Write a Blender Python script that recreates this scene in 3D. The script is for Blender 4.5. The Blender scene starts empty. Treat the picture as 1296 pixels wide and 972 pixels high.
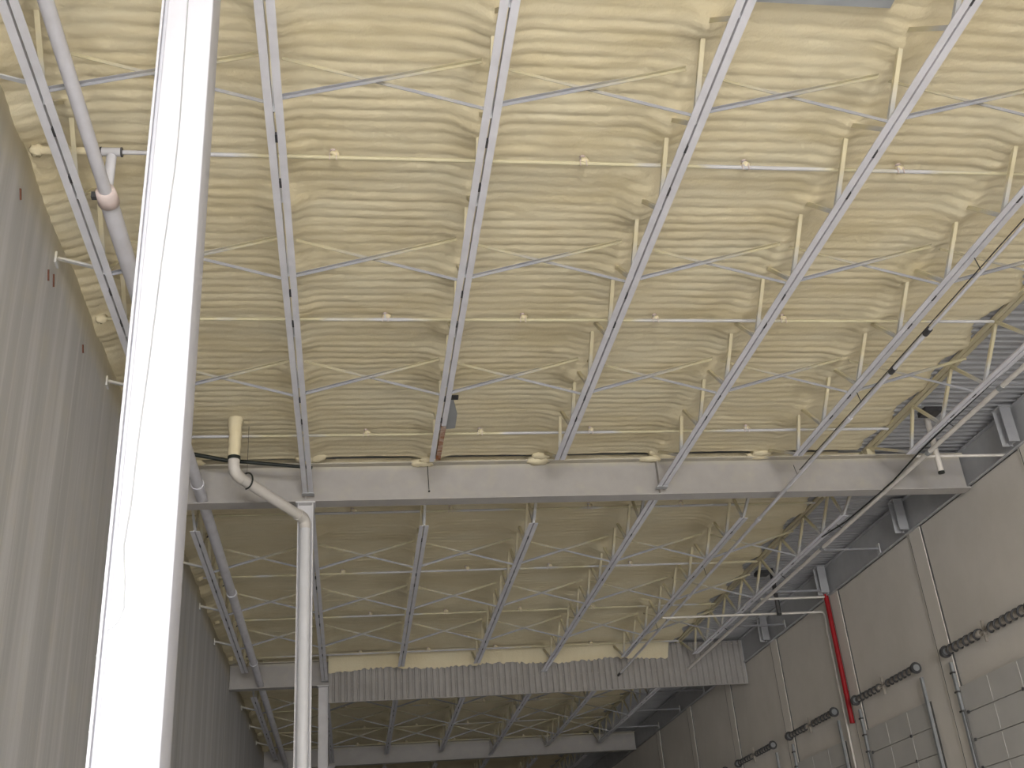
import bpy, math, random
import numpy as np
from mathutils import Matrix, Vector

random.seed(7)
rng = np.random.default_rng(7)
sc = bpy.context.scene
COL = sc.collection

# ------------------------------------------------------------------ frame of reference
# X right, Y into the hall, Z up.  The camera stands at x = y = 0, 1.6 m above the floor.
H = 6.428          # joist bottom chords lie this far above the camera
EYE = 1.6
def Z(r): return r * H + EYE        # height given as a multiple of H above the eye
S = 0.2855 * H                      # joist spacing (about 1.83 m)
BAY = 1.897 * H                     # girder spacing (about 12.2 m)
G = [0.583 * H + i * BAY for i in range(5)]           # girder lines
JX = [(-0.3785 + 0.2852 * i) * H for i in range(7)]   # joist lines
XL, XR = -0.455 * H, 1.600 * H      # inner faces of the side walls
YB, YF = -16.0, G[4] + 1.0           # back and far wall
FOAM = Z(1.095)
DECK = FOAM + 0.10

# ------------------------------------------------------------------ camera
cam = bpy.data.objects.new('camera', bpy.data.cameras.new('camera'))
COL.objects.link(cam)
R = Matrix(((0.98914714, -0.12754391, -0.07294169),
            (0.00517799, -0.46587542, 0.88483517),
            (-0.14683707, -0.87560987, -0.46015892))).transposed()
cam.matrix_world = Matrix.Translation((0, 0, EYE)) @ R.to_4x4()
cam.data.sensor_width = 36.0
cam.data.lens = 36.0 * 1400.16 / 1296.0
cam.data.clip_end = 300
sc.camera = cam

# ------------------------------------------------------------------ world, lights, exposure
w = bpy.data.worlds.new('world'); sc.world = w
w.use_nodes = True
w.node_tree.nodes['Background'].inputs[0].default_value = (0.75, 0.82, 1.0, 1)
w.node_tree.nodes['Background'].inputs[1].default_value = 1.0

def area(name, loc, target, sx, sy, power, color=(1, 1, 1)):
    l = bpy.data.lights.new(name, 'AREA'); l.shape = 'RECTANGLE'
    l.size, l.size_y, l.energy, l.color = sx, sy, power, color
    o = bpy.data.objects.new(name, l); COL.objects.link(o)
    o.location = loc
    o.rotation_euler = (Vector(target) - Vector(loc)).to_track_quat('-Z', 'Z').to_euler()
    return o
# daylight entering by an assumed, unseen open doorway in the wall behind the photographer
area('unseen_doorway_fill', (0.8, YB + 0.15, 2.6), (0.8, YB + 3.8, 0.0), 6.6, 5.0, 5600, (1.0, 0.99, 0.97))
# fill light through unseen open doors added in the right wall
ADDED_RIGHT_DOORS = [(26.73, 29.47)] + [(11.25, 13.99), (-8.10, -5.36), (-11.97, -9.23)]
for a, b in ADDED_RIGHT_DOORS:
    area('unseen_doorway_fill', (XR + 0.1, (a + b) / 2, 1.75), (XR - 1.7, (a + b) / 2, -0.9), 2.6, 3.3, 300 if a < 20 else 360, (1.0, 0.99, 0.98))
# and through two unseen doors added in the left wall, to even the light
ADDED_LEFT_DOORS = [(-3.2, -0.2), (-8.2, -5.2)]
for a, b in ADDED_LEFT_DOORS:
    area('unseen_doorway_fill', (XL - 0.1, (a + b) / 2, 1.75), (XL + 1.7, (a + b) / 2, -0.9), 2.9, 3.3, 1000, (1.0, 0.99, 0.98))
# the camera's own flash
fl = bpy.data.lights.new('camera_flash', 'SPOT')
fl.energy = 760; fl.spot_size = math.radians(75); fl.spot_blend = 0.8; fl.shadow_soft_size = 0.04
fl.color = (0.97, 0.98, 1.0)
flo = bpy.data.objects.new('camera_flash', fl); COL.objects.link(flo)
flo.location = (0.06, 0.02, EYE + 0.05)
flo.rotation_euler = cam.matrix_world.to_euler()

sc.view_settings.view_transform = 'Standard'
sc.view_settings.look = 'None'
sc.view_settings.gamma = 1.0
sc.view_settings.use_curve_mapping = False
sc.view_settings.exposure = 0.08

# ------------------------------------------------------------------ materials
MATS = {}
def nodes(name):
    m = bpy.data.materials.new(name); m.use_nodes = True
    nt = m.node_tree; b = nt.nodes['Principled BSDF']
    return m, nt, b
def N(nt, t, **kw):
    n = nt.nodes.new(t)
    for k, v in kw.items(): setattr(n, k, v)
    return n
def noise(nt, vec, scale, detail=3, rough=0.55):
    n = N(nt, 'ShaderNodeTexNoise')
    n.inputs['Scale'].default_value = scale; n.inputs['Detail'].default_value = detail
    n.inputs['Roughness'].default_value = rough
    nt.links.new(vec, n.inputs['Vector'])
    return n.outputs['Fac']
def mapping(nt, vec, scale):
    n = N(nt, 'ShaderNodeMapping'); n.inputs['Scale'].default_value = scale
    nt.links.new(vec, n.inputs['Vector']); return n.outputs['Vector']
def ramp(nt, fac, stops):
    n = N(nt, 'ShaderNodeValToRGB'); e = n.color_ramp.elements
    while len(e) < len(stops): e.new(0.5)
    for el, (p, c) in zip(e, stops):
        el.position = p; el.color = (*c, 1) if len(c) == 3 else c
    nt.links.new(fac, n.inputs['Fac']); return n.outputs['Color']
def mix(nt, fac, a, b):
    n = N(nt, 'ShaderNodeMix', data_type='RGBA')
    for s, v in ((n.inputs[0], fac), (n.inputs[6], a), (n.inputs[7], b)):
        if isinstance(v, (tuple, list)): s.default_value = (*v, 1) if len(v) == 3 else v
        elif isinstance(v, float): s.default_value = v
        else: nt.links.new(v, s)
    return n.outputs[2]
def math_(nt, op, a, b=None, clamp=False):
    n = N(nt, 'ShaderNodeMath', operation=op); n.use_clamp = clamp
    for s, v in zip(n.inputs, (a, b)):
        if v is None: continue
        if isinstance(v, (int, float)): s.default_value = v
        else: nt.links.new(v, s)
    return n.outputs[0]
def bump(nt, b, fac, strength, dist):
    n = N(nt, 'ShaderNodeBump'); n.inputs['Strength'].default_value = strength
    n.inputs['Distance'].default_value = dist
    nt.links.new(fac, n.inputs['Height']); nt.links.new(n.outputs[0], b.inputs['Normal'])
def pos(nt): return N(nt, 'ShaderNodeNewGeometry').outputs['Position']
def plain(name, c1, c2=None, scale=6, rough=0.6, metal=0.0, spec=0.3):
    m, nt, b = nodes(name); c2 = c2 or tuple(v * 0.85 for v in c1)
    f = noise(nt, pos(nt), scale, 4)
    nt.links.new(ramp(nt, f, [(0.35, c1), (0.7, c2)]), b.inputs['Base Color'])
    b.inputs['Roughness'].default_value = rough; b.inputs['Metallic'].default_value = metal
    b.inputs['Specular IOR Level'].default_value = spec
    MATS[name] = m; return m

FOAM_A, FOAM_B, FOAM_C = (0.60, 0.52, 0.345), (0.55, 0.462, 0.278), (0.61, 0.55, 0.39)
def foam_color(nt, p):
    a = noise(nt, mapping(nt, p, (0.5, 1.1, 1)), 1.3, 5, 0.6)
    c = ramp(nt, a, [(0.3, FOAM_B), (0.5, FOAM_A), (0.72, FOAM_C)])
    s = noise(nt, mapping(nt, p, (0.35, 7.0, 1)), 1.0, 3, 0.6)
    return mix(nt, math_(nt, 'MULTIPLY', s, 0.35), c, (0.61, 0.55, 0.41))
m, nt, b = nodes('spray_foam'); p = pos(nt)
nt.links.new(foam_color(nt, p), b.inputs['Base Color'])
b.inputs['Roughness'].default_value = 0.75; b.inputs['Specular IOR Level'].default_value = 0.2
bump(nt, b, noise(nt, p, 22, 4, 0.6), 0.35, 0.02); MATS['foam'] = m

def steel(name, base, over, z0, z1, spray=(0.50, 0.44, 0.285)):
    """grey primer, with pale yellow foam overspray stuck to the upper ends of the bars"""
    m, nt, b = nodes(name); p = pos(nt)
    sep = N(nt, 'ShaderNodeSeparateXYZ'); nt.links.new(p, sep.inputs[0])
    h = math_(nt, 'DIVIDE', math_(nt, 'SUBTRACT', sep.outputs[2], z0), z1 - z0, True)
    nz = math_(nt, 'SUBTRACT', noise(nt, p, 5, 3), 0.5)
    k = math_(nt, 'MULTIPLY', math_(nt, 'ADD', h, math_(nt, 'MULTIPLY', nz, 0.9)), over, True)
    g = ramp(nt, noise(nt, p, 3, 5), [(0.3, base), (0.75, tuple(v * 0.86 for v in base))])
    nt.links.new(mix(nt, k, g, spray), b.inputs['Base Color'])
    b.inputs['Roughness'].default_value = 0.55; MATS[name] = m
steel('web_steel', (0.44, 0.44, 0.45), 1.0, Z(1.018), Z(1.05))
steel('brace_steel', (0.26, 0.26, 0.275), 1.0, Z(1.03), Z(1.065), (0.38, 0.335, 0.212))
plain('chord_steel', (0.58, 0.57, 0.60), (0.52, 0.51, 0.535), 4, 0.5)
steel('girder_steel', (0.335, 0.314, 0.297), 0.6, Z(1.066), Z(1.09))
plain('curtain_paint', (0.31, 0.292, 0.275), (0.265, 0.248, 0.232), 2.2, 0.55)
plain('deck_metal', (0.36, 0.36, 0.37), (0.29, 0.29, 0.30), 2, 0.45, 0.2)
plain('column_paint', (0.345, 0.343, 0.37), (0.325, 0.323, 0.35), 3, 0.5)
plain('far_column_paint', (0.55, 0.535, 0.54), (0.48, 0.465, 0.465), 3, 0.5)
plain('drain_pvc', (0.50, 0.465, 0.43), (0.45, 0.42, 0.38), 3, 0.45)
plain('drain_white', (0.52, 0.515, 0.525), (0.47, 0.465, 0.47), 3, 0.4)
plain('main_pipe', (0.55, 0.54, 0.57), (0.48, 0.47, 0.49), 4, 0.5)
plain('coupling_rose', (0.52, 0.42, 0.39), (0.45, 0.38, 0.36), 8, 0.6)
plain('cream_pipe', (0.58, 0.54, 0.49), (0.50, 0.47, 0.43), 5, 0.5)
plain('black_rubber', (0.012, 0.014, 0.012), (0.02, 0.024, 0.02), 8, 0.45)
plain('dark_iron', (0.035, 0.034, 0.036), (0.06, 0.058, 0.058), 9, 0.5)
plain('rust', (0.24, 0.085, 0.03), (0.46, 0.40, 0.34), 9, 0.85)
plain('dark_rust', (0.09, 0.035, 0.022), (0.12, 0.05, 0.03), 12, 0.9)
plain('grey_sheet', (0.33, 0.34, 0.345), (0.29, 0.30, 0.305), 3, 0.4, 0.3)
plain('red_paint', (0.27, 0.006, 0.01), (0.22, 0.005, 0.008), 4, 0.4)
plain('door_paint', (0.42, 0.405, 0.38), (0.375, 0.36, 0.34), 1.4, 0.5)
plain('spring_steel', (0.32, 0.29, 0.25), (0.22, 0.195, 0.165), 10, 0.5, 0.3)
plain('galvanised', (0.30, 0.31, 0.315), (0.25, 0.26, 0.265), 7, 0.4, 0.4)
plain('ledger_steel', (0.37, 0.37, 0.375), (0.31, 0.31, 0.315), 2, 0.5)
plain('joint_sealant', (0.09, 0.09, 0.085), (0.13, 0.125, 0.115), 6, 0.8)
plain('floor_concrete', (0.62, 0.615, 0.61), (0.54, 0.535, 0.53), 0.8, 0.6)

# foam-coated sprinkler line with bare stretches
m, nt, b = nodes('branch_pipe'); p = pos(nt)
k = ramp(nt, noise(nt, mapping(nt, p, (0.55, 1, 1)), 1.0, 2), [(0.5, (0, 0, 0)), (0.56, (1, 1, 1))])
nt.links.new(mix(nt, k, (0.46, 0.41, 0.265), (0.43, 0.42, 0.43)), b.inputs['Base Color'])
b.inputs['Roughness'].default_value = 0.6; MATS['branch'] = m

# left wall: painted concrete with long vertical streaks
m, nt, b = nodes('streaked_wall'); p = pos(nt)
s1 = noise(nt, mapping(nt, p, (1, 2.6, 0.10)), 1.0, 5, 0.6)
s2 = noise(nt, mapping(nt, p, (1, 8, 0.16)), 1.0, 3, 0.6)
s3 = noise(nt, p, 0.6, 3)
c = ramp(nt, s1, [(0.32, (0.325, 0.318, 0.312)), (0.52, (0.38, 0.374, 0.37)), (0.72, (0.53, 0.525, 0.525))])
c = mix(nt, math_(nt, 'MULTIPLY', ramp(nt, s2, [(0.52, (0, 0, 0)), (0.75, (1, 1, 1))]), 0.45), c, (0.62, 0.61, 0.60))
c = mix(nt, math_(nt, 'MULTIPLY', s3, 0.35), c, (0.36, 0.35, 0.34))
sep = N(nt, 'ShaderNodeSeparateXYZ'); nt.links.new(p, sep.inputs[0])
k = math_(nt, 'DIVIDE', math_(nt, 'SUBTRACT', sep.outputs[2], Z(1.0)), 0.5, True)   # foam overspray at the wall head
k = math_(nt, 'MULTIPLY', math_(nt, 'ADD', k, math_(nt, 'MULTIPLY', math_(nt, 'SUBTRACT', noise(nt, p, 2.5, 3), 0.5), 0.8)), 0.75, True)
nt.links.new(mix(nt, k, c, (0.52, 0.45, 0.28)), b.inputs['Base Color'])
b.inputs['Roughness'].default_value = 0.55
bump(nt, b, noise(nt, p, 30, 3), 0.1, 0.01); MATS['wall_left'] = m

m, nt, b = nodes('painted_panel_wall'); p = pos(nt)
c = ramp(nt, noise(nt, p, 1.1, 5, 0.6), [(0.3, (0.565, 0.525, 0.475)), (0.7, (0.50, 0.465, 0.415))])
nt.links.new(c, b.inputs['Base Color']); b.inputs['Roughness'].default_value = 0.7
bump(nt, b, noise(nt, p, 25, 3), 0.15, 0.01); MATS['wall_right'] = m
plain('pilaster_paint', (0.58, 0.54, 0.485), (0.52, 0.485, 0.435), 1.3, 0.65)

# ------------------------------------------------------------------ mesh helpers
class MB:
    def __init__(s): s.v = []; s.f = []; s.sm = []
    def add(s, vs, fs, smooth=False):
        n = len(s.v); s.v += [tuple(v) for v in vs]
        s.f += [tuple(i + n for i in f) for f in fs]; s.sm += [smooth] * len(fs); return s
    def box(s, x0, x1, y0, y1, z0, z1):
        vs = [(x, y, z) for z in (z0, z1) for y in (y0, y1) for x in (x0, x1)]
        return s.add(vs, [(0, 2, 3, 1), (4, 5, 7, 6), (0, 1, 5, 4), (2, 6, 7, 3), (0, 4, 6, 2), (1, 3, 7, 5)])
    def bevbox(s, x0, x1, y0, y1, z0, z1, r, n=4):
        """vertical bar with rounded vertical corners"""
        pts = []
        for cx, cy, a0 in ((x1 - r, y1 - r, 0), (x0 + r, y1 - r, 90), (x0 + r, y0 + r, 180), (x1 - r, y0 + r, 270)):
            for i in range(n + 1):
                a = math.radians(a0 + 90 * i / n); pts.append((cx + r * math.cos(a), cy + r * math.sin(a)))
        k = len(pts)
        vs = [(x, y, z0) for x, y in pts] + [(x, y, z1) for x, y in pts]
        s.add(vs, [(i, (i + 1) % k, k + (i + 1) % k, k + i) for i in range(k)], True)
        return s.add(vs, [tuple(reversed(range(k))), tuple(range(k, 2 * k))])
    def tube(s, pts, r, seg=12, cap=True):
        pts = [Vector(p) for p in pts]; n = len(pts); vs = []
        rr = r if isinstance(r, (list, tuple)) else [r] * n
        up = None
        for i, p in enumerate(pts):
            t = (pts[min(i + 1, n - 1)] - pts[max(i - 1, 0)]).normalized()
            if up is None: up = Vector((0, 0, 1)) if abs(t.z) < 0.9 else Vector((1, 0, 0))
            a = t.cross(up).normalized(); up = a.cross(t).normalized()
            for j in range(seg):
                th = 2 * math.pi * j / seg
                vs.append(p + (a * math.cos(th) + up * math.sin(th)) * rr[i])
        fs = [(i * seg + j, i * seg + (j + 1) % seg, (i + 1) * seg + (j + 1) % seg, (i + 1) * seg + j)
              for i in range(n - 1) for j in range(seg)]
        s.add(vs, fs, True)
        if cap: s.add(vs, [tuple(reversed(range(seg))), tuple(range((n - 1) * seg, n * seg))])
        return s
    def prof(s, p0, p1, poly, up=(0, 0, 1)):
        """extrude a 2-D outline from p0 to p1; outline x = side, y = up"""
        p0, p1 = Vector(p0), Vector(p1); t = (p1 - p0).normalized(); u = Vector(up)
        if abs(t.dot(u)) > 0.98: u = Vector((0, 1, 0))
        a = t.cross(u).normalized(); u = a.cross(t).normalized(); k = len(poly)
        vs = [q + a * x + u * y for q in (p0, p1) for x, y in poly]
        return s.add(vs, [(i, (i + 1) % k, k + (i + 1) % k, k + i) for i in range(k)]
                     + [tuple(reversed(range(k))), tuple(range(k, 2 * k))])
    def blob(s, c, rx, ry, rz, seg=10, rings=7, jit=0.18):
        vs = []
        for i in range(rings + 1):
            th = math.pi * i / rings
            for j in range(seg):
                ph = 2 * math.pi * j / seg; k = 1 + random.uniform(-jit, jit)
                vs.append((c[0] + rx * k * math.sin(th) * math.cos(ph), c[1] + ry * k * math.sin(th) * math.sin(ph), c[2] + rz * k * math.cos(th)))
        return s.add(vs, [(i * seg + j, (i + 1) * seg + j, (i + 1) * seg + (j + 1) % seg, i * seg + (j + 1) % seg)
                          for i in range(rings) for j in range(seg)], True)
    def build(s, name, mat, parent=None, at=(0, 0, 0)):
        me = bpy.data.meshes.new(name)
        a = Vector(at)
        me.from_pydata([tuple(Vector(v) - a) for v in s.v], [], s.f)
        me.polygons.foreach_set('use_smooth', s.sm); me.update()
        me.materials.append(MATS[mat])
        o = bpy.data.objects.new(name, me); COL.objects.link(o)
        o.location = (0, 0, 0) if parent else at
        if parent: o.parent = parent
        return o
def L(w, t, sx=1, sy=1):
    o = [(0, 0), (w, 0), (w, t), (t, t), (t, w), (0, w)]
    return [(x * sx, y * sy) for x, y in o]
def tag(o, label=None, cat=None, group=None, kind=None):
    for k, v in (('label', label), ('category', cat), ('group', group), ('kind', kind)):
        if v: o[k] = v
    return o
def thing(name, label, cat, loc, group=None):
    o = bpy.data.objects.new(name, None); o.empty_display_size = 0.2
    COL.objects.link(o); o.location = loc
    return tag(o, label, cat, group)
def copy_tree(o, parent=None):
    c = o.copy(); COL.objects.link(c); c.parent = parent
    for ch in list(o.children): copy_tree(ch, c)
    return c
def part(name, mb, mat, t):
    """mesh given in world coordinates, hung under thing t"""
    return mb.build(name, mat, t, t.location)

# ------------------------------------------------------------------ the shell of the hall
def struct(name, mb, mat, label, parent=None):
    o = mb.build(name, mat, parent)
    if not parent: tag(o, label, None, None, 'structure')
    return o
struct('floor', MB().box(XL, XR, YB, YF, -0.2, 0), 'floor_concrete', 'grey concrete floor slab of the hall')
mb = MB(); ye = YB
for a, b_ in reversed(ADDED_LEFT_DOORS):
    mb.box(XL - 0.25, XL, ye, a, 0, 3.5); ye = b_
mb.box(XL - 0.25, XL, ye, YF, 0, 3.5); mb.box(XL - 0.25, XL, YB, YF, 3.5, DECK + 0.2)
wl = struct('wall_left', mb, 'wall_left', 'tall grey concrete side wall with vertical streaks')
mb = MB(); ye = YB
for a, b_ in reversed(ADDED_RIGHT_DOORS):
    mb.box(XR, XR + 0.25, ye, a, 0, 3.5); ye = b_
mb.box(XR, XR + 0.25, ye, YF, 0, 3.5); mb.box(XR, XR + 0.25, YB, YF, 3.5, DECK + 0.2)
wr = struct('wall_right', mb, 'wall_right', 'beige concrete panel wall with the loading doors')
struct('wall_far', MB().box(XL, XR, YF, YF + 0.25, 0, DECK + 0.2), 'wall_right', 'far end wall in the dark')
mb = MB(); ox0, ox1, oz = -2.6, 4.2, 5.3     # back wall, assumed open doorway
mb.box(XL, ox0, YB - 0.25, YB, 0, DECK + 0.2); mb.box(ox1, XR, YB - 0.25, YB, 0, DECK + 0.2)
mb.box(ox0, ox1, YB - 0.25, YB, oz, DECK + 0.2)
struct('wall_back', mb, 'wall_right', 'wall behind the photographer with an assumed open loading doorway')

# spray foam ceiling: lobes of foam over the deck ribs, built up along every joist
def smooth_noise(xs, ys, sx, sy, seed):
    r = np.random.default_rng(seed)
    gx = (xs - xs.min()) / sx; gy = (ys - ys.min()) / sy
    g = r.random((int(gx.max()) + 3, int(gy.max()) + 3)) * 2 - 1
    ix, iy = gx.astype(int), gy.astype(int); fx, fy = gx - ix, gy - iy
    fx = fx * fx * (3 - 2 * fx); fy = fy * fy * (3 - 2 * fy)
    a = g[ix][:, iy]; b_ = g[ix + 1][:, iy]; c_ = g[ix][:, iy + 1]; d_ = g[ix + 1][:, iy + 1]
    fx = fx[:, None]; fy = fy[None, :]
    return (a * (1 - fx) + b_ * fx) * (1 - fy) + (c_ * (1 - fx) + d_ * fx) * fy
PITCH = 0.1524
NODE = 0.195 * H
BC = [(G[i] + G[i + 1]) / 2 for i in range(4)]
FOAM_X1 = 1.338 * H
def foam_mesh(name, y0, y1, dy, dx, seed):
    xs = np.linspace(XL, FOAM_X1, int((FOAM_X1 - XL) / dx) + 1); ys = np.arange(y0, y1 + dy * 0.5, dy)
    X, Y = np.meshgrid(xs, ys, indexing='ij')
    wob = smooth_noise(xs, ys, 1.1, 0.5, seed) * 0.02 + smooth_noise(xs, ys, 0.35, 0.25, seed + 1) * 0.012
    amp = 0.012 * (1 + 0.55 * smooth_noise(xs, ys, 0.8, 0.3, seed + 2))
    rib = np.abs(np.sin(np.pi * (Y + wob) / PITCH)) ** 0.6
    z = FOAM - amp * rib + 0.010 * smooth_noise(xs, ys, 0.9, 0.7, seed + 3) + 0.006 * smooth_noise(xs, ys, 0.13, 0.1, seed + 4)
    n1 = smooth_noise(xs, ys, 0.5, 0.4, seed + 5)
    for jx in JX[:6]:
        d = (X - jx) / (0.15 + 0.05 * n1)
        z -= (0.055 + 0.03 * n1) * np.exp(-d * d)
        for bc in BC:
            for k in range(-4, 4):
                yn = bc + (k + 0.5) * NODE
                if yn < y0 - 1 or yn > y1 + 1: continue
                q = ((X - jx) / 0.2) ** 2 + ((Y - yn) / 0.26) ** 2
                z -= np.where(q < 9, (0.045 + 0.025 * n1) * np.exp(-q), 0)
    for g in G:                                     # the deck stays bare right above the girders
        k_ = np.exp(-((Y - g) / 0.135) ** 8)
        z = z * (1 - k_) + (DECK - 0.004) * k_
    z -= (0.12 + 0.05 * n1) * np.exp(-((X - XL) / (0.22 + 0.08 * n1)) ** 2)       # fillet at the left wall
    edge = FOAM_X1 - 0.22 * np.abs(np.sin(np.pi * (ys - BC[0]) / NODE)) + 0.05 * smooth_noise(np.array([0., 1.]), ys, 1, 0.3, seed + 6)[0]
    t = (X - XL) / (FOAM_X1 - XL)
    X = np.where(t > 0.9, X + ((t - 0.9) / 0.1) * (edge[None, :] - FOAM_X1), X)
    z[-1, :] = DECK
    z[-2, :] = (z[-2, :] + DECK) / 2
    nx, ny = X.shape
    me = bpy.data.meshes.new(name)
    v = np.stack([X, Y, z], -1).reshape(-1, 3)
    i = np.arange((nx - 1) * (ny - 1)); a = i // (ny - 1) * ny + i % (ny - 1)
    f = np.stack([a, a + 1, a + ny + 1, a + ny], -1)
    yc_ = v[f[:, 0], 1] + dy / 2
    f = f[np.min(np.abs(yc_[:, None] - np.array(G[1:4])[None, :]), 1) > 0.105]     # bare slot above each girder
    me.vertices.add(len(v)); me.vertices.foreach_set('co', v.ravel())
    me.loops.add(f.size); me.loops.foreach_set('vertex_index', f.ravel().astype(np.int32))
    me.polygons.add(len(f)); me.polygons.foreach_set('loop_start', np.arange(0, f.size, 4, dtype=np.int32))
    me.polygons.foreach_set('loop_total', np.full(len(f), 4, dtype=np.int32))
    me.polygons.foreach_set('use_smooth', np.ones(len(f), dtype=bool))
    me.update(calc_edges=True); me.validate()
    me.materials.append(MATS['foam'])
    o = bpy.data.objects.new(name, me); COL.objects.link(o); return o
HATCH_Y = 0.99 * H
ceil = foam_mesh('ceiling', G[0], G[3] + 0.3, 0.0254, 0.075, 11)
tag(ceil, 'roof underside coated in pale yellow rippled spray foam', None, None, 'structure')
for nm, a, b_, sd in (('foam_section', YB, G[0], 40), ('foam_section', G[3] + 0.3, YF, 70)):
    o = foam_mesh(nm, a, b_, 0.05, 0.15, sd); o.parent = ceil
# bare ribbed steel deck along the right wall
mb = MB(); y = YB; prof = []
while y < YF:
    prof += [(y, DECK - 0.035), (y + 0.05, DECK - 0.035), (y + 0.075, DECK), (y + 0.127, DECK)]; y += PITCH
k = len(prof)
for xa, xb in ((FOAM_X1 - 0.5, XR),):
    vs = [(xa, a, b_) for a, b_ in prof] + [(xb, a, b_) for a, b_ in prof]
    mb.add(vs, [(i, i + 1, k + i + 1, k + i) for i in range(k - 1)])
deck = mb.build('metal_deck', 'deck_metal', ceil); deck['label'] = 'bare grey ribbed steel deck strip by the right wall'
part_roof = MB().box(XL - 0.25, XR + 0.25, YB - 0.25, YF + 0.25, DECK + 0.02, DECK + 0.2).build('roof_slab', 'deck_metal', ceil)
# foam lumps where the joist seats meet the girders
mb = MB()
for gi in (1, 2, 3):
    for jx in JX[:6]:
        for sgn in (-1, 1):
            for q in range(3):
                mb.blob((jx + random.uniform(-.12, .12), G[gi] + sgn * random.uniform(.06, .22), FOAM - random.uniform(0.0, .09)),
                        random.uniform(.12, .24), random.uniform(.07, .12), random.uniform(.035, .065))
lumps = mb.build('foam_lumps', 'foam', ceil); lumps['kind'] = 'stuff'; lumps['label'] = 'lumps of foam around the joist seats'
# ragged foam running down onto the head of the corrugated curtain
mb = MB(); xs = np.arange(-0.08 * H, 1.28 * H, 0.05); yb = G[2] - 0.19; vs = []
for i, x in enumerate(xs):
    low = Z(1.035) + 0.03 * math.sin(x * 2.1) + random.uniform(-.035, .035)
    vs += [(x, yb - 0.40, FOAM - 0.03), (x, yb - 0.22, FOAM - 0.10), (x, yb - 0.07, Z(1.05)), (x, yb - 0.01, low)]
mb.add(vs, [(4 * i + j, 4 * i + j + 1, 4 * i + j + 5, 4 * i + j + 4) for i in range(len(xs) - 1) for j in range(3)], True)
o = mb.build('foam_band', 'foam', ceil); o['label'] = 'ragged foam band above the corrugated curtain'

# right wall: pilasters, joints, ledger, brackets
PY = [17.88 + 3.87 * k for k in range(-3, 6)]
for y in PY:
    MB().box(XR - 0.03, XR, y, y + 0.46, 0, Z(1.0)).build('pilaster', 'pilaster_paint', wr)
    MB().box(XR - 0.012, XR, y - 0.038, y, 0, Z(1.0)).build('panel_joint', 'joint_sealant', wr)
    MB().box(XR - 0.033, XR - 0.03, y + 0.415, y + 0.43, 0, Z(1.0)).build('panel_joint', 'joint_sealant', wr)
led = thing('ledger_beam', 'grey steel ledger beam along the head of the right wall', 'beam', (XR - 0.06, G[1], Z(1.0)))
part('web', MB().box(XR - 0.03, XR, YB, YF, Z(1.0), DECK - 0.10), 'ledger_steel', led)
part('flange', MB().box(XR - 0.10, XR, YB, YF, Z(1.0), Z(1.0) + 0.012), 'ledger_steel', led)
part('flange', MB().box(XR - 0.10, XR, YB, YF, DECK - 0.10, DECK - 0.085), 'ledger_steel', led)
ORD = ['first', 'second', 'third', 'fourth', 'fifth', 'sixth', 'seventh', 'eighth', 'ninth']
for k, y in enumerate((14.35, 18.2, 22.05, 25.9, 29.8)):
    wh = ['beside the near girder end at the right edge', 'above the widest pilaster right of the red pipe', 'directly above the red pipe', 'just in front of the corrugated curtain end', 'in the dark beyond the corrugated curtain'][k]
    t = thing('beam_bracket', 'grey steel bracket under the roof edge, ' + wh, 'bracket', (XR - 0.2, y, Z(1.0)), 'brackets along the right wall head')
    part('side_plate', MB().box(XR - 0.28, XR - 0.10, y - 0.10, y - 0.085, Z(1.005), DECK - 0.10), 'deck_metal', t)
    part('side_plate', MB().box(XR - 0.28, XR - 0.10, y + 0.10, y + 0.115, Z(1.005), DECK - 0.10), 'ledger_steel', t)
    part('face_plate', MB().box(XR - 0.17, XR - 0.155, y - 0.085, y + 0.10, Z(1.005), DECK - 0.10), 'deck_metal', t)
    part('seat', MB().box(XR - 0.30, XR - 0.10, y - 0.13, y + 0.13, DECK - 0.10, DECK - 0.085), 'ledger_steel', t)

# small rust drips on the left wall
for y, z, l in ((8.50, 6.49, .09), (9.62, 6.36, .10), (9.81, 6.43, .12), (11.2, 6.41, .08)):
    MB().prof((XL + 0.004, y, z + EYE), (XL + 0.004, y + 0.05, z + EYE - l), [(-.002, -.008), (.002, -.012), (.004, .01), (-.003, .012)], (1, 0, 0)).build('rust_streak', 'dark_rust', wl)

# ------------------------------------------------------------------ girders and columns
def girder(i, label):
    zb, zt = Z(0.985), Z(1.083); y = G[i]
    t = thing('roof_girder', label, 'beam', ((XL + XR) / 2, y, zb), 'cross girders')
    part('web', MB().box(XL + 0.01, XR - 0.11, y - 0.008, y + 0.008, zb + 0.02, zt - 0.02), 'girder_steel', t)
    part('flange', MB().box(XL + 0.01, XR - 0.11, y - 0.13, y + 0.13, zb, zb + 0.022), 'girder_steel', t)
    part('flange', MB().box(XL + 0.01, XR - 0.11, y - 0.13, y + 0.13, zt - 0.022, zt), 'girder_steel', t)
    for x in (-0.0995 * H, JX[4]):
        for s in (-1, 1):
            part('stiffener', MB().box(x - 0.006, x + 0.006, min(y + s * .009, y + s * .12), max(y + s * .009, y + s * .12), zb + 0.022, zt - 0.022), 'girder_steel', t)
    return t
girder(0, 'grey steel girder overhead carried by the bright near column')
girder(1, 'pale grey steel cross girder carried by the column with the drain pipe')
girder(2, 'grey steel girder partly hidden behind the corrugated curtain')
girder(3, 'dim steel girder seen below the corrugated curtain')

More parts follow.
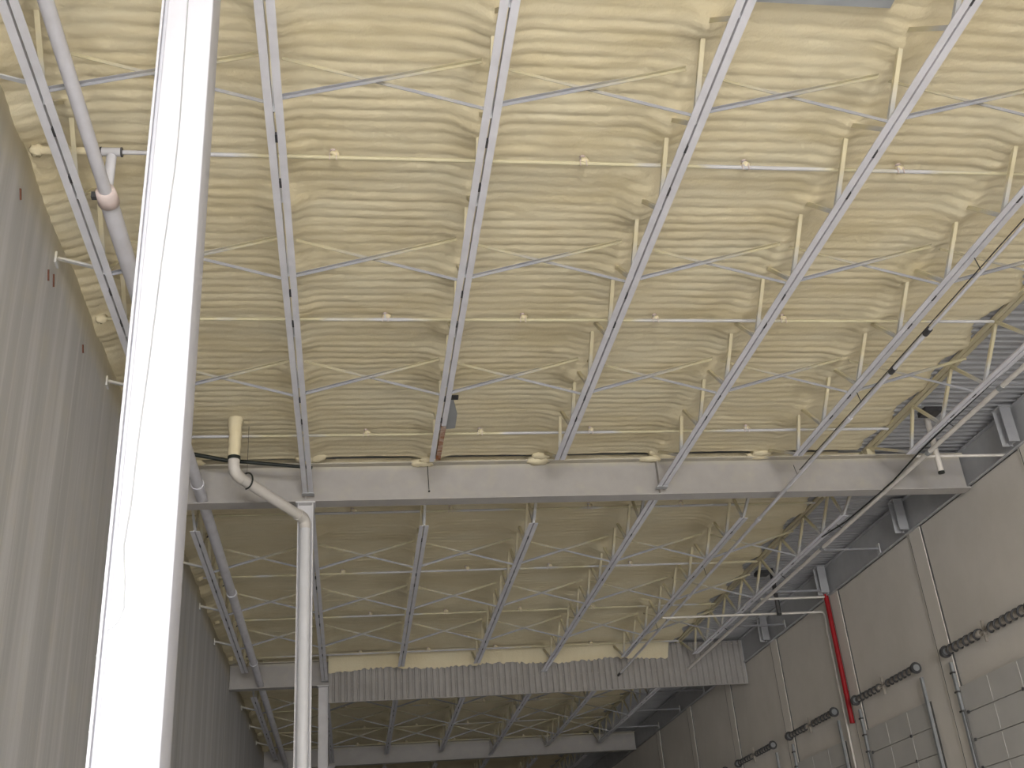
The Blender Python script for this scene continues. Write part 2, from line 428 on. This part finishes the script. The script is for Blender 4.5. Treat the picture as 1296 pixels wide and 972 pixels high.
# near column: square tube with a cover strip, blown out by the flash
cx0, cx1, cy0 = -0.1228 * H, -0.0890 * H, 0.563 * H
t = thing('steel_column', 'bright white square steel column close to the camera', 'column', ((cx0 + cx1) / 2, cy0 + 0.11, 0))
zt = Z(0.985)
part('tube', MB().bevbox(cx0 + 0.027, cx1, cy0, cy0 + 0.217, 0.02, zt - 0.02, 0.007), 'column_paint', t)
part('cover_strip', MB().bevbox(cx0, cx0 + 0.011, cy0 + 0.002, cy0 + 0.2, 0.02, zt - 0.02, 0.004), 'column_paint', t)
part('recessed_strip', MB().box(cx0 + 0.011, cx0 + 0.027, cy0 + 0.030, cy0 + 0.19, 0.02, zt - 0.02), 'column_paint', t)
for zz, w_ in ((.110, .004), (.126, .005), (.130, .003), (.146, .005)):
    o = part('scuff', MB().prof((cx0 + .003, cy0 + .001, Z(zz)), (cx0 + .0055, cy0 + .001, Z(zz) + .003), [(-.001, -w_), (.001, -w_), (.001, w_), (-.001, w_)]), 'galvanised', t)
part('base_plate', MB().box(cx0 - 0.08, cx1 + 0.08, cy0 - 0.08, cy0 + 0.297, 0, 0.02), 'column_paint', t)
part('cap_plate', MB().box(cx0 - 0.03, cx1 + 0.03, cy0 - 0.03, cy0 + 0.247, zt - 0.02, zt), 'column_paint', t)

def h_column(i, label, x=-0.0995 * H, wdt=0.115, d=0.10):
    y = G[i]; zt = Z(0.985)
    t = thing('steel_column', label, 'column', (x, y, 0))
    part('web', MB().box(x - wdt + .01, x + wdt - .01, y - 0.006, y + 0.006, 0.02, zt - 0.018), 'far_column_paint', t)
    for s in (-1, 1):
        a, b_ = sorted((x + s * wdt, x + s * (wdt - 0.013)))
        part('flange', MB().box(a, b_, y - d, y + d, 0.02, zt - 0.018), 'far_column_paint', t)
    part('cap_plate', MB().box(x - wdt - .03, x + wdt + .03, y - d - .03, y + d + .03, zt - 0.018, zt), 'far_column_paint', t)
    part('base_plate', MB().box(x - wdt - .06, x + wdt + .06, y - d - .06, y + d + .06, 0, 0.02), 'far_column_paint', t)
    return t
h_column(1, 'white steel H column with the drain pipe running down its front')
h_column(2, 'slim grey steel column at the left end of the corrugated curtain')
h_column(3, 'dark steel column far back beyond the corrugated curtain')

# corrugated curtain on the third girder
fx0, fx1, fz0, fz1, fy = -0.079 * H, 1.592 * H, Z(0.918), FOAM - 0.02, G[2] - 0.16
t = thing('corrugated_curtain', 'corrugated pale metal curtain panel hanging across the hall', 'panel', ((fx0 + fx1) / 2, fy, fz0))
mb = MB(); pts = []; x = fx0; pw = 0.1524
while x < fx1:
    pts += [(x, fy), (min(x + 0.085, fx1), fy), (min(x + 0.105, fx1), fy + 0.035), (min(x + 0.132, fx1), fy + 0.035)]; x += pw
k = len(pts); vs = [(a, b_, fz0) for a, b_ in pts] + [(a, b_, fz1) for a, b_ in pts]
mb.add(vs, [(i, i + 1, k + i + 1, k + i) for i in range(k - 1)])
part('corrugated_sheet', mb, 'curtain_paint', t)
part('bottom_trim', MB().box(fx0, fx1, fy - 0.006, fy + 0.045, fz0 - 0.012, fz0 + 0.008), 'curtain_paint', t)
part('end_trim', MB().box(fx1 - 0.008, fx1 + 0.012, fy - 0.01, fy + 0.05, fz0, fz1), 'ledger_steel', t)

# ------------------------------------------------------------------ bar joists
CH = 0.745 * H      # half length of the bottom chord
def make_joist(extended=False, rusted=False):
    root = bpy.data.objects.new('bar_joist', None); COL.objects.link(root)
    def pt(name, mb, mat): return mb.build(name, mat, root)
    c0 = CH if not extended else BAY / 2 - 0.14
    lg, th, gap = 0.068, 0.008, 0.010
    def bottom(s, y0, y1, mat='chord_steel', nm='bottom_chord_angle'):
        poly = [(s * gap, 0), (s * (gap + lg), 0), (s * (gap + lg), th), (s * (gap + th), th), (s * (gap + th), lg), (s * gap, lg)]
        vs = [(x, y, z) for y in (y0, y1) for x, z in poly]
        fs = [(i, (i + 1) % 6, 6 + (i + 1) % 6, 6 + i) for i in range(6)] + [tuple(range(6)), tuple(range(6, 12))]
        return pt(nm, MB().add(vs, fs), mat)
    bottom(-1, -c0, c0)
    if rusted:
        bottom(1, -c0, c0 - 1.2)
        o = bottom(1, c0 - 1.17, c0 - 0.05, 'rust', 'rusted_chord_end'); o['label'] = 'rust-brown broken end of the chord'
    else:
        bottom(1, -c0, c0)
    zt = FOAM + 0.055 - Z(1.0)
    for s in (-1, 1):
        a, b_ = sorted((s * gap, s * (gap + 0.07)))
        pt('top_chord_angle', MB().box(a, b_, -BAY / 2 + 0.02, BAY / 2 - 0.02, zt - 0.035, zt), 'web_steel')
    def web(y0, z0, y1, z1, w=0.042):
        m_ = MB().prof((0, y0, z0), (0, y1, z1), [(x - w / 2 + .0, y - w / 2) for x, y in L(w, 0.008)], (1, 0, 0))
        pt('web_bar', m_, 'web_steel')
    for k in range(-4, 4):
        yt = (k + 0.5) * NODE
        for yb in (k * NODE, (k + 1) * NODE):
            yb = max(-CH + 0.04, min(CH - 0.04, yb))
            web(yb, 0.03, yt, zt - 0.03)
    for s in (-1, 1):
        web(s * (CH - 0.02), 0.03, s * (BAY / 2 - 0.16), zt - 0.03)
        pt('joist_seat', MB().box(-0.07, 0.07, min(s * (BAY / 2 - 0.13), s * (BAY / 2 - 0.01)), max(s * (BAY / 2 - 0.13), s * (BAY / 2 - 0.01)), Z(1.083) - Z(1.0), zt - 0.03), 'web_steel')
    for k in range(-3, 4):
        y = k * NODE + 0.31 * (-1) ** k
        pt('filler_block', MB().box(-0.011, 0.011, y - 0.05, y + 0.05, -0.003, 0.03), 'dark_iron')
    if extended:
        for s in (-1, 1):
            pt('end_plate', MB().box(-0.09, 0.09, min(s * (c0 - .1), s * (c0 + .02)), max(s * (c0 - .1), s * (c0 + .02)), -0.012, 0.0), 'ledger_steel')
    return root
protos = {'n': make_joist(), 'x': make_joist(True), 'r': make_joist(False, True)}
used = set()
JN = ['beside the left wall', 'second from the left wall', 'third from the left wall', 'fourth from the left wall',
      'fifth from the left wall', 'sixth from the left wall', 'nearest the right wall']
BN = ['nearest bay', 'bay before the corrugated curtain', 'dark bay behind the corrugated curtain', 'farthest bay']
BS = ['nearest bay', 'second bay', 'third bay']
for bi in range(4):
    for ji, jx in enumerate(JX):
        key = 'r' if (bi == 0 and ji == 2) else ('x' if ji in (1, 4) else 'n')
        if key not in used: o = protos[key]; used.add(key)
        else: o = copy_tree(protos[key])
        o.location = (jx, BC[bi], Z(1.0))
        lab = 'steel joist %s, %s' % (JN[ji], BN[bi])
        if key == 'r': lab = 'steel joist with a rusted broken chord end, third from the left wall'
        tag(o, lab, 'joist', 'roof joists')

# cross bridging between joists
ROWS = (-0.415 * H, 0.0, 0.415 * H)
RN = ['nearest row', 'middle row', 'far row']
GN = ['first and second', 'second and third', 'third and fourth', 'fourth and fifth', 'fifth and sixth', 'sixth and seventh']
dz = Z(1.08) - Z(1.0)
def bridging():
    root = bpy.data.objects.new('cross_bridging', None); COL.objects.link(root)
    half = S / 2 - 0.07
    for s, off in ((1, -0.022), (-1, 0.022)):
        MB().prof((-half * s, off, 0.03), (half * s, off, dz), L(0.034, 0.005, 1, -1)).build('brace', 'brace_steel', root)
    return root
bp = bridging(); first = True
for bi in range(3):
    for r, ry in enumerate(ROWS):
        for gi in range(6):
            o = bp if first else copy_tree(bp); first = False
            o.location = ((JX[gi] + JX[gi + 1]) / 2, BC[bi] + ry, Z(1.0))
            tag(o, 'crossed braces between %s joists from the left, %s, %s' % (GN[gi], RN[r], BS[bi]), 'brace', 'cross bridging between joists')
        # anchors to the side walls
        for side in (0, 1):
            t = thing('bridging_anchor', 'bar tying the %s joist to the %s wall, %s, %s' % ('first' if side == 0 else 'last', 'left' if side == 0 else 'right', RN[r], BS[bi]),
                      'brace', (XL if side == 0 else JX[6], BC[bi] + ry, Z(1.0)), 'wall ties of the bridging')
            y = BC[bi] + ry
            if side == 0: a, b_ = (XL + 0.01, y, Z(1.03)), (JX[0] - 0.07, y, Z(1.012))
            else: a, b_ = (JX[6] + 0.08, y, Z(1.012)), (XR - 0.11, y, Z(1.012))
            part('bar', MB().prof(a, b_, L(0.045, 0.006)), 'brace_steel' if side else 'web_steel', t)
            x = XL if side == 0 else XR - 0.11
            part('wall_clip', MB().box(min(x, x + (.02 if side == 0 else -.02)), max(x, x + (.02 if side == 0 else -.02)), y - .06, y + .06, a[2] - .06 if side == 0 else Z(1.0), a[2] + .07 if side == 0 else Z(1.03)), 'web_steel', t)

# ------------------------------------------------------------------ sprinkler piping
BY = [1.307, 1.769, 2.27, 2.75, 3.253, 3.714, 4.217, 4.70, 5.20, 5.70, 6.15]
zbr = Z(1.076)
LY = ['first', 'second', 'third', 'fourth', 'fifth', 'sixth', 'seventh', 'eighth', 'ninth', 'tenth', 'eleventh']
for i, r in enumerate(BY):
    y = r * 1.0094 * H
    t = thing('sprinkler_line', 'thin foam-spotted sprinkler pipe crossing the joists, %s from the camera' % LY[i], 'pipe', ((XL + JX[6]) / 2, y, zbr), 'sprinkler branch lines')
    part('pipe', MB().tube([(XL + 0.12, y, zbr), (1.30 * H, y, zbr)], 0.021, 10), 'branch', t)
    part('end_cap', MB().blob((XL + 0.10, y, zbr), .07, .06, .06, jit=.25), 'foam', t)
    for q in range(4):
        x = (-0.02 + 0.29 * q + 0.03 * ((i * 7 + q * 3) % 4)) * H
        hd = part('sprinkler_head', MB().tube([(x, y, zbr), (x, y, zbr + 0.07)], 0.016, 8), 'branch', t)
        m_ = MB().tube([(x, y, zbr + 0.07), (x, y, zbr + 0.085)], 0.03, 8)
        m_.box(x - 0.035, x - 0.028, y - 0.03, y - 0.02, zbr - 0.045, zbr + 0.03); m_.box(x + 0.028, x + 0.035, y - 0.03, y - 0.02, zbr - 0.045, zbr + 0.03)
        m_.build('deflector', 'coupling_rose', hd, t.location)
        MB().blob((x + 0.02, y + 0.02, zbr + 0.04), .05, .045, .045, jit=.3).build('foam_dab', 'foam', hd, t.location)

mx, mz = -0.3365 * H, Z(1.0)
my = BY[0] * 1.0094 * H
t = thing('sprinkler_main', 'thick grey sprinkler main pipe running along the left wall joist', 'pipe', (mx, my, mz))
part('pipe', MB().tube([(mx, YB + 0.5, mz), (mx, my - 0.02, mz)], 0.058, 20), 'main_pipe', t)
part('pipe', MB().tube([(mx, my + 0.10, mz), (mx, YF - 0.3, mz)], 0.082, 20), 'main_pipe', t)
cp = part('coupling', MB().tube([(mx, my - 0.06, mz), (mx, my - 0.05, mz), (mx, my + 0.12, mz), (mx, my + 0.13, mz)], [0.062, 0.088, 0.098, 0.085], 20), 'coupling_rose', t)
part('foam_coat', MB().tube([(XL + .14, my, zbr), (XL + .35, my, zbr + .004), (JX[0] + .1, my, zbr), (mx - .12, my, zbr)], [.044, .038, .036, .033], 12), 'foam', t)
part('bolt_lug', MB().box(mx - 0.135, mx - 0.085, my - 0.0, my + 0.05, mz - 0.03, mz + 0.03), 'dark_iron', t)
part('riser', MB().tube([(mx, my + 0.02, mz + 0.05), (mx, my + 0.02, zbr - 0.02)], 0.046, 14), 'main_pipe', t)
part('saddle', MB().tube([(mx - 0.09, my, zbr), (mx + 0.09, my, zbr)], 0.042, 12), 'branch', t)
for s in (-1, 1): part('band', MB().tube([(mx + s * .085, my, zbr), (mx + s * .1, my, zbr)], 0.047, 12), 'dark_iron', t)
for y in [G[1] + 1.6, G[1] + 4.2, G[1] + 6.9, G[1] + 9.4]:
    part('hanger', MB().tube([(mx - .12, y, mz + .0), (mx - .05, y, mz + .07), (mx + .05, y, mz + .07)], 0.012, 6), 'dark_iron', t)
for y in (15.35, 20.6, 25.9):
    part('coupling', MB().tube([(mx, y - 0.07, mz), (mx, y + 0.07, mz)], 0.096, 20), 'main_pipe', t)

# pipe hung under the sixth joist
px, pz = 1.062 * H, Z(0.972)
t = thing('hung_pipe', 'thin grey pipe hung just below the sixth joist', 'pipe', (px, G[1], pz))
part('pipe', MB().tube([(px, YB + .5, pz), (px, 1.65 * H, pz)], 0.020, 12), 'main_pipe', t)
part('pipe', MB().tube([(px, 1.65 * H, pz), (px, fy - 0.01, pz)], 0.028, 12), 'main_pipe', t)
cb = MB().tube([(px - .033, YB + .5, pz + .02), (px - .033, 1.9 * H, pz + .02), (px - .036, 2.3 * H, pz + .02)], 0.007, 6)
part('wire', cb, 'dark_iron', t)
for y in (1.65, 1.80, 2.02, 2.62, 3.3): part('coupling', MB().tube([(px, y * H - .06, pz), (px, y * H + .06, pz)], 0.036, 12), 'dark_iron' if y < 2 else 'main_pipe', t)
for y in (1.45, 1.95, 2.33, 3.1, 3.7):
    part('hanger_rod', MB().tube([(px, y * H, pz + .02), (px - .03, y * H, Z(1.0) + .004)], 0.006, 6), 'dark_iron', t)
part('penetration_sleeve', MB().tube([(px, fy - .3, pz), (px, fy - .004, pz)], 0.033, 12), 'dark_iron', t)

# cream pipe beside the last joist, with its cross feeds
qx, qz = 1.352 * H, Z(0.985)
t = thing('feed_pipe', 'long cream pipe running below the joist nearest the right wall', 'pipe', (qx, G[1], qz))
part('pipe', MB().tube([(qx, YB + .5, qz), (qx, fy - .01, qz)], 0.034, 14), 'cream_pipe', t)
for y in (1.9, 2.23, 2.9, 3.55): part('coupling', MB().tube([(qx, y * H - .05, qz), (qx, y * H + .05, qz)], 0.044, 14), 'galvanised', t)
for y in (1.75, 2.1, 2.75, 3.2, 3.8): part('hanger_rod', MB().tube([(qx, y * H, qz + .02), (qx - .1, y * H, Z(1.0) + .01)], 0.007, 6), 'dark_iron', t)
part('cross_feed', MB().tube([(qx, 2.30 * H, Z(1.005)), (XR - .01, 2.30 * H, Z(1.005))], 0.022, 10), 'cream_pipe', t)
part('cross_feed', MB().tube([(qx, 3.445 * H, Z(0.998)), (XR - .11, 3.445 * H, Z(0.998))], 0.024, 10), 'cream_pipe', t)
# bundle of cable beside the cream pipe
m_ = MB()
pts = [(qx - .06, 1.7 * H, Z(1.0) + .02), (qx - .06, 2.12 * H, Z(1.0)), (qx - .07, 2.25 * H, Z(1.0) - .03), (qx - .065, 2.40 * H, Z(0.985)), (qx - .075, 2.55 * H, Z(.985)), (qx - .065, 2.7 * H, Z(.99)), (qx - .12, 2.85 * H, Z(1.0))]
tag(m_.tube(pts, 0.013, 8).build('loose_cable', 'black_rubber'), 'loose black cable sagging beside the cream pipe at the girder', 'cable')
# conduit along the curtain bay that turns down the wall
yq = 3.512 * H
pts = [(1.03 * H, yq, Z(.966)), (XR - .09, yq, Z(.966)), (XR - .06, yq, Z(.963)), (XR - .045, yq, Z(.955)), (XR - .045, yq, 0.2)]
o = MB().tube(pts, 0.024, 10).build('wall_conduit', 'cream_pipe'); tag(o, 'thin cream conduit crossing the hall then dropping down the right wall', 'pipe')
# red riser
t = thing('red_pipe', 'bright red vertical pipe on the right wall', 'pipe', (XR - .12, 3.443 * H, Z(.582)))
part('pipe', MB().tube([(XR - .12, 3.443 * H, Z(.585)), (XR - .12, 3.443 * H, Z(1.03))], 0.052, 16), 'red_paint', t)
part('outlet_collar', MB().tube([(XR - .175, 3.443 * H, Z(.998)), (XR - .10, 3.443 * H, Z(.998))], 0.03, 10), 'cream_pipe', t)
for z in (.68, .9): part('clamp', MB().tube([(XR - .12, 3.443 * H, Z(z)), (XR - .12, 3.443 * H, Z(z) + .03)], 0.056, 14), 'red_paint', t)
# pipe stubs below the bare deck
for (x, y, z0, r, mt, lb) in ((1.413 * H, 2.30 * H, Z(.960), .045, 'cream_pipe', 'short open-ended cream pipe stub hanging before the near girder'),
                             (1.414 * H, 3.46 * H, Z(.947), .048, 'dark_iron', 'short dark pipe stub hanging where the thin conduit passes')):
    t = thing('pipe_stub', lb, 'pipe', (x, y, z0), 'pipe stubs under the bare deck')
    part('pipe', MB().tube([(x, y, z0 + .02), (x, y, DECK - .03)], r, 14), mt, t)
    part('rim', MB().tube([(x, y, z0), (x, y, z0 + .03)], r + .006, 14), 'black_rubber', t)
# dark roof drain boxes between the last joist and the wall
for (x, y, lb) in ((1.395 * H, 2.25 * H, 'dark roof drain box under the deck in the nearest bay'), (1.39 * H, 3.485 * H, 'dark roof drain box under the deck in the middle bay')):
    t = thing('roof_drain_box', lb, 'drain', (x, y, DECK - .18), 'roof drain boxes under the deck')
    part('housing', MB().box(x - .14, x + .14, y - .13, y + .13, DECK - .11, DECK - .03), 'dark_iron', t)
    part('flange', MB().box(x - .2, x + .2, y - .17, y + .17, DECK - .03, DECK - .015), 'grey_sheet', t)

# ------------------------------------------------------------------ roof drain on the column with the pipe
dx, dy = -1.565, 14.40
t = thing('drain_pipe', 'beige roof drain pipe bending down to the far column', 'pipe', (-0.64, 15.86, 0))
part('foam_sleeve', MB().tube([(dx + random.uniform(-.008, .008), dy, z) for z in np.linspace(EYE + 6.42, FOAM, 8)], [.079, .083, .084, .086, .088, .09, .094, .112], 18), 'foam', t)
bx, by = -0.0995 * H, G[1] - 0.092
def bend(a, b_, c_, n=6):
    a, b_, c_ = Vector(a), Vector(b_), Vector(c_)
    return [a * (1 - u) ** 2 + b_ * 2 * u * (1 - u) + c_ * u * u for u in [i / n for i in range(n + 1)]]
zq = EYE + 6.20
e1 = Vector((dx, dy, zq)); e2 = Vector((bx, by, EYE + 6.06)); dirv = (e2 - e1).normalized()
pts = [(dx, dy, zq + .26), (dx, dy, zq + .19)] + bend((dx, dy, zq + .17), e1, e1 + dirv * .17)
part('upper_elbow', MB().tube(pts, 0.080, 18), 'drain_pvc', t)
part('sloping_run', MB().tube([e1 + dirv * .17, e2 - dirv * .12], 0.078, 18), 'drain_pvc', t)
part('lower_elbow', MB().tube([e2 - dirv * .2] + bend(e2 - dirv * .13, e2, e2 - Vector((0, 0, .13))) + [e2 - Vector((0, 0, .16))], 0.089, 18), 'drain_pvc', t)
part('downpipe', MB().tube([e2 - Vector((0, 0, .16)), (bx, by, 0.1)], 0.083, 20), 'drain_white', t)
part('band_clamp', MB().tube([(dx, dy, zq + .20), (dx, dy, zq + .25)], 0.088, 18), 'black_rubber', t)
hk = e1 + dirv * .30
th = thing('pipe_hanger', 'black hook hanger around the sloping drain pipe', 'hanger', hk)
side = dirv.cross(Vector((0, 0, 1))).normalized()
ring = [hk + side * (.10 * math.cos(a)) + Vector((0, 0, .12 * math.sin(a) + .015)) for a in np.linspace(-1.7, 2.6, 18)]
part('hook', MB().tube(ring, 0.012, 8), 'black_rubber', th)
part('rod', MB().tube([hk + Vector((0, 0, .13)), (hk.x, hk.y, FOAM)], 0.003, 6), 'dark_iron', th)
o = MB().tube([(XL + .02, 15.10, 8.56), (-1.75, 15.22, 8.36), (-.52, 15.106, 8.173)], [.034, .03, .024], 10).build('black_pipe', 'black_rubber')
tag(o, 'slim black pipe slanting behind the drain pipe and joist chord', 'pipe')

# ------------------------------------------------------------------ odd bits on the third joist and near girder
t = thing('sheet_metal_plate', 'grey sheet metal plate hanging from the rusted joist', 'plate', (1.36, 13.3, Z(1.0)))
o = [(1.262, 12.80), (1.36, 12.80), (1.445, 13.22), (1.452, 13.66), (1.27, 13.70)]
z0 = Z(1.0) + .07
part('sheet', MB().add([(x, y, z0) for x, y in o] + [(x, y, z0 + .012) for x, y in o],
     [tuple(reversed(range(5))), tuple(range(5, 10))] + [(i, (i + 1) % 5, 5 + (i + 1) % 5, 5 + i) for i in range(5)]), 'grey_sheet', t)
part('clip', MB().box(1.30, 1.42, 12.72, 12.80, z0 + .0, z0 + .03), 'dark_iron', t)
t = thing('hanging_rod', 'thin black rod with a knob hanging before the near girder', 'rod', (1.22, 15.79, Z(1.005)))
part('rod', MB().tube([(1.217, 15.79, Z(1.068)), (1.226, 15.79, Z(1.007))], 0.006, 6), 'black_rubber', t)
part('knob', MB().blob((1.227, 15.79, Z(1.003)), .017, .017, .017, jit=0), 'black_rubber', t)
# grey roof hatch panel at the upper edge
t = thing('roof_hatch', 'flat grey roof hatch panel at the top edge of the ceiling', 'hatch', (0.62 * H, .955 * H, FOAM - .09))
part('panel', MB().box(0.525 * H, 0.715 * H, .90 * H, .990 * H, FOAM - .09, FOAM - .05), 'grey_sheet', t)
part('curb', MB().box(0.520 * H, 0.72 * H, .893 * H, .997 * H, FOAM - .05, DECK), 'foam', t)
# fine cable down the near column
cab = [(-0.6793, 0.591), (-0.6706, 0.4874), (-0.6735, 0.4495), (-0.6934, 0.3791), (-0.7059, 0.3151), (-0.7197, 0.2614), (-0.7241, 0.225), (-0.7353, 0.2033),
       (-0.7213, 0.1822), (-0.7171, 0.1699), (-0.7306, 0.1635), (-0.7458, 0.1604), (-0.762, 0.1594)]
cab = [(-0.681, 0.70), (-0.68, 0.65)] + cab
o = MB().tube([(x, cy0 - .0025, Z(z)) for x, z in cab], 0.0027, 6).build('thin_wire', 'galvanised')
tag(o, 'hair-thin grey wire wandering down the bright near column', 'wire')

# ------------------------------------------------------------------ loading doors on the right wall
DW = 2.74
DN = ['at the right edge of the picture', 'just right of the red pipe', 'left of the red pipe', 'below the corrugated curtain end', 'far back in the dark']
for k in range(5):
    y1 = 17.86 + 3.87 * k; y0 = y1 - DW; ztop = Z(.55); ph = 0.445; zlow = 3.5 if k == 3 else 0.02   # fourth door left open, out of view, to let added fill light in
    d = MB().box(XR - 0.012, XR - 0.002, y0, y1, zlow, ztop).build('door_%d' % (k + 1), 'joint_sealant')
    tag(d, 'beige sectional loading door ' + DN[k], None, 'loading doors', 'structure')
    z = ztop; q = 0
    while z - ph > zlow - 0.1:
        zb = max(z - ph + 0.012, zlow + 0.01)
        pn = MB().box(XR - 0.055, XR - 0.012, y0 + 0.05, y1 - 0.02, zb, z).build('door_panel', 'door_paint', d)
        if q < 4:
            for s in range(1, 3):
                yy = y0 + DW * s / 3
                hn = MB().box(XR - 0.062, XR - 0.055, yy - .018, yy + .018, zb + .02, z - .02).build('stile', 'door_paint', pn)
            for yy in (y0 + DW / 3, y1 - .12):
                MB().box(XR - 0.08, XR - 0.055, yy - .016, yy + .016, zb - .03, zb + .02).build('hinge', 'dark_iron', pn)
        z -= ph; q += 1
    for yy, mt in ((y0 - .02, 'galvanised'), (y1 + .0, 'galvanised')):
        MB().box(XR - 0.12, XR - 0.072, yy - .03, yy + .03, 0.02, Z(.615)).build('track', mt, d)
    MB().box(XR - 0.10, XR - 0.075, y0 + .012, y0 + .05, 0.02, Z(.47)).build('edge_seal', 'joint_sealant', d)
    MB().box(XR - 0.10, XR - 0.075, y1 - .055, y1 - .032, 0.02, Z(.49)).build('edge_seal', 'joint_sealant', d)
    for z in (Z(.585), Z(.535), Z(.485)):
        MB().box(XR - .13, XR - .07, y1 - .04, y1 + .06, z, z + .03).build('track_bracket', 'dark_iron', d)
    # torsion spring shaft above the door
    zs = Z(.642); xs_ = XR - .16
    t = thing('torsion_spring_shaft', 'dark coiled torsion spring shaft above the loading door ' + DN[k], 'spring', (xs_, (y0 + y1) / 2, zs), 'torsion springs above the doors')
    part('shaft', MB().tube([(xs_, y0 - .05, zs), (xs_, y1 + .05, zs)], 0.022, 10), 'spring_steel', t)
    for ya, yb in ((y0 + .16, (y0 + y1) / 2 - .14), ((y0 + y1) / 2 + .14, y1 - .14)):
        pts = []; rr = 0.068 if k == 0 else 0.055; turns = 6
        for i in range(turns * 12 + 1):
            a = 2 * math.pi * i / 12; pts.append((xs_ + rr * math.cos(a), ya + (yb - ya) * i / (turns * 12), zs + rr * math.sin(a)))
        part('coil_spring', MB().tube(pts, 0.020, 6), 'dark_iron', t)
        part('spring_core', MB().tube([(xs_, ya, zs), (xs_, yb, zs)], rr - .012, 12), 'spring_steel', t)
    for yy in (y0, y1 - .02):
        dr = part('cable_drum', MB().tube([(xs_, yy - .05, zs), (xs_, yy - .04, zs), (xs_, yy + .05, zs), (xs_, yy + .06, zs)], [.10, .105, .085, .08], 16), 'dark_iron', t)
        MB().tube([(xs_, yy - .06, zs), (xs_, yy - .051, zs)], .06, 14).build('drum_hub', 'galvanised', dr, t.location)
    yc = (y0 + y1) / 2
    part('centre_bracket', MB().box(XR - .185, XR - .135, yc - .012, yc + .012, zs - .17, zs + .17), 'spring_steel', t)
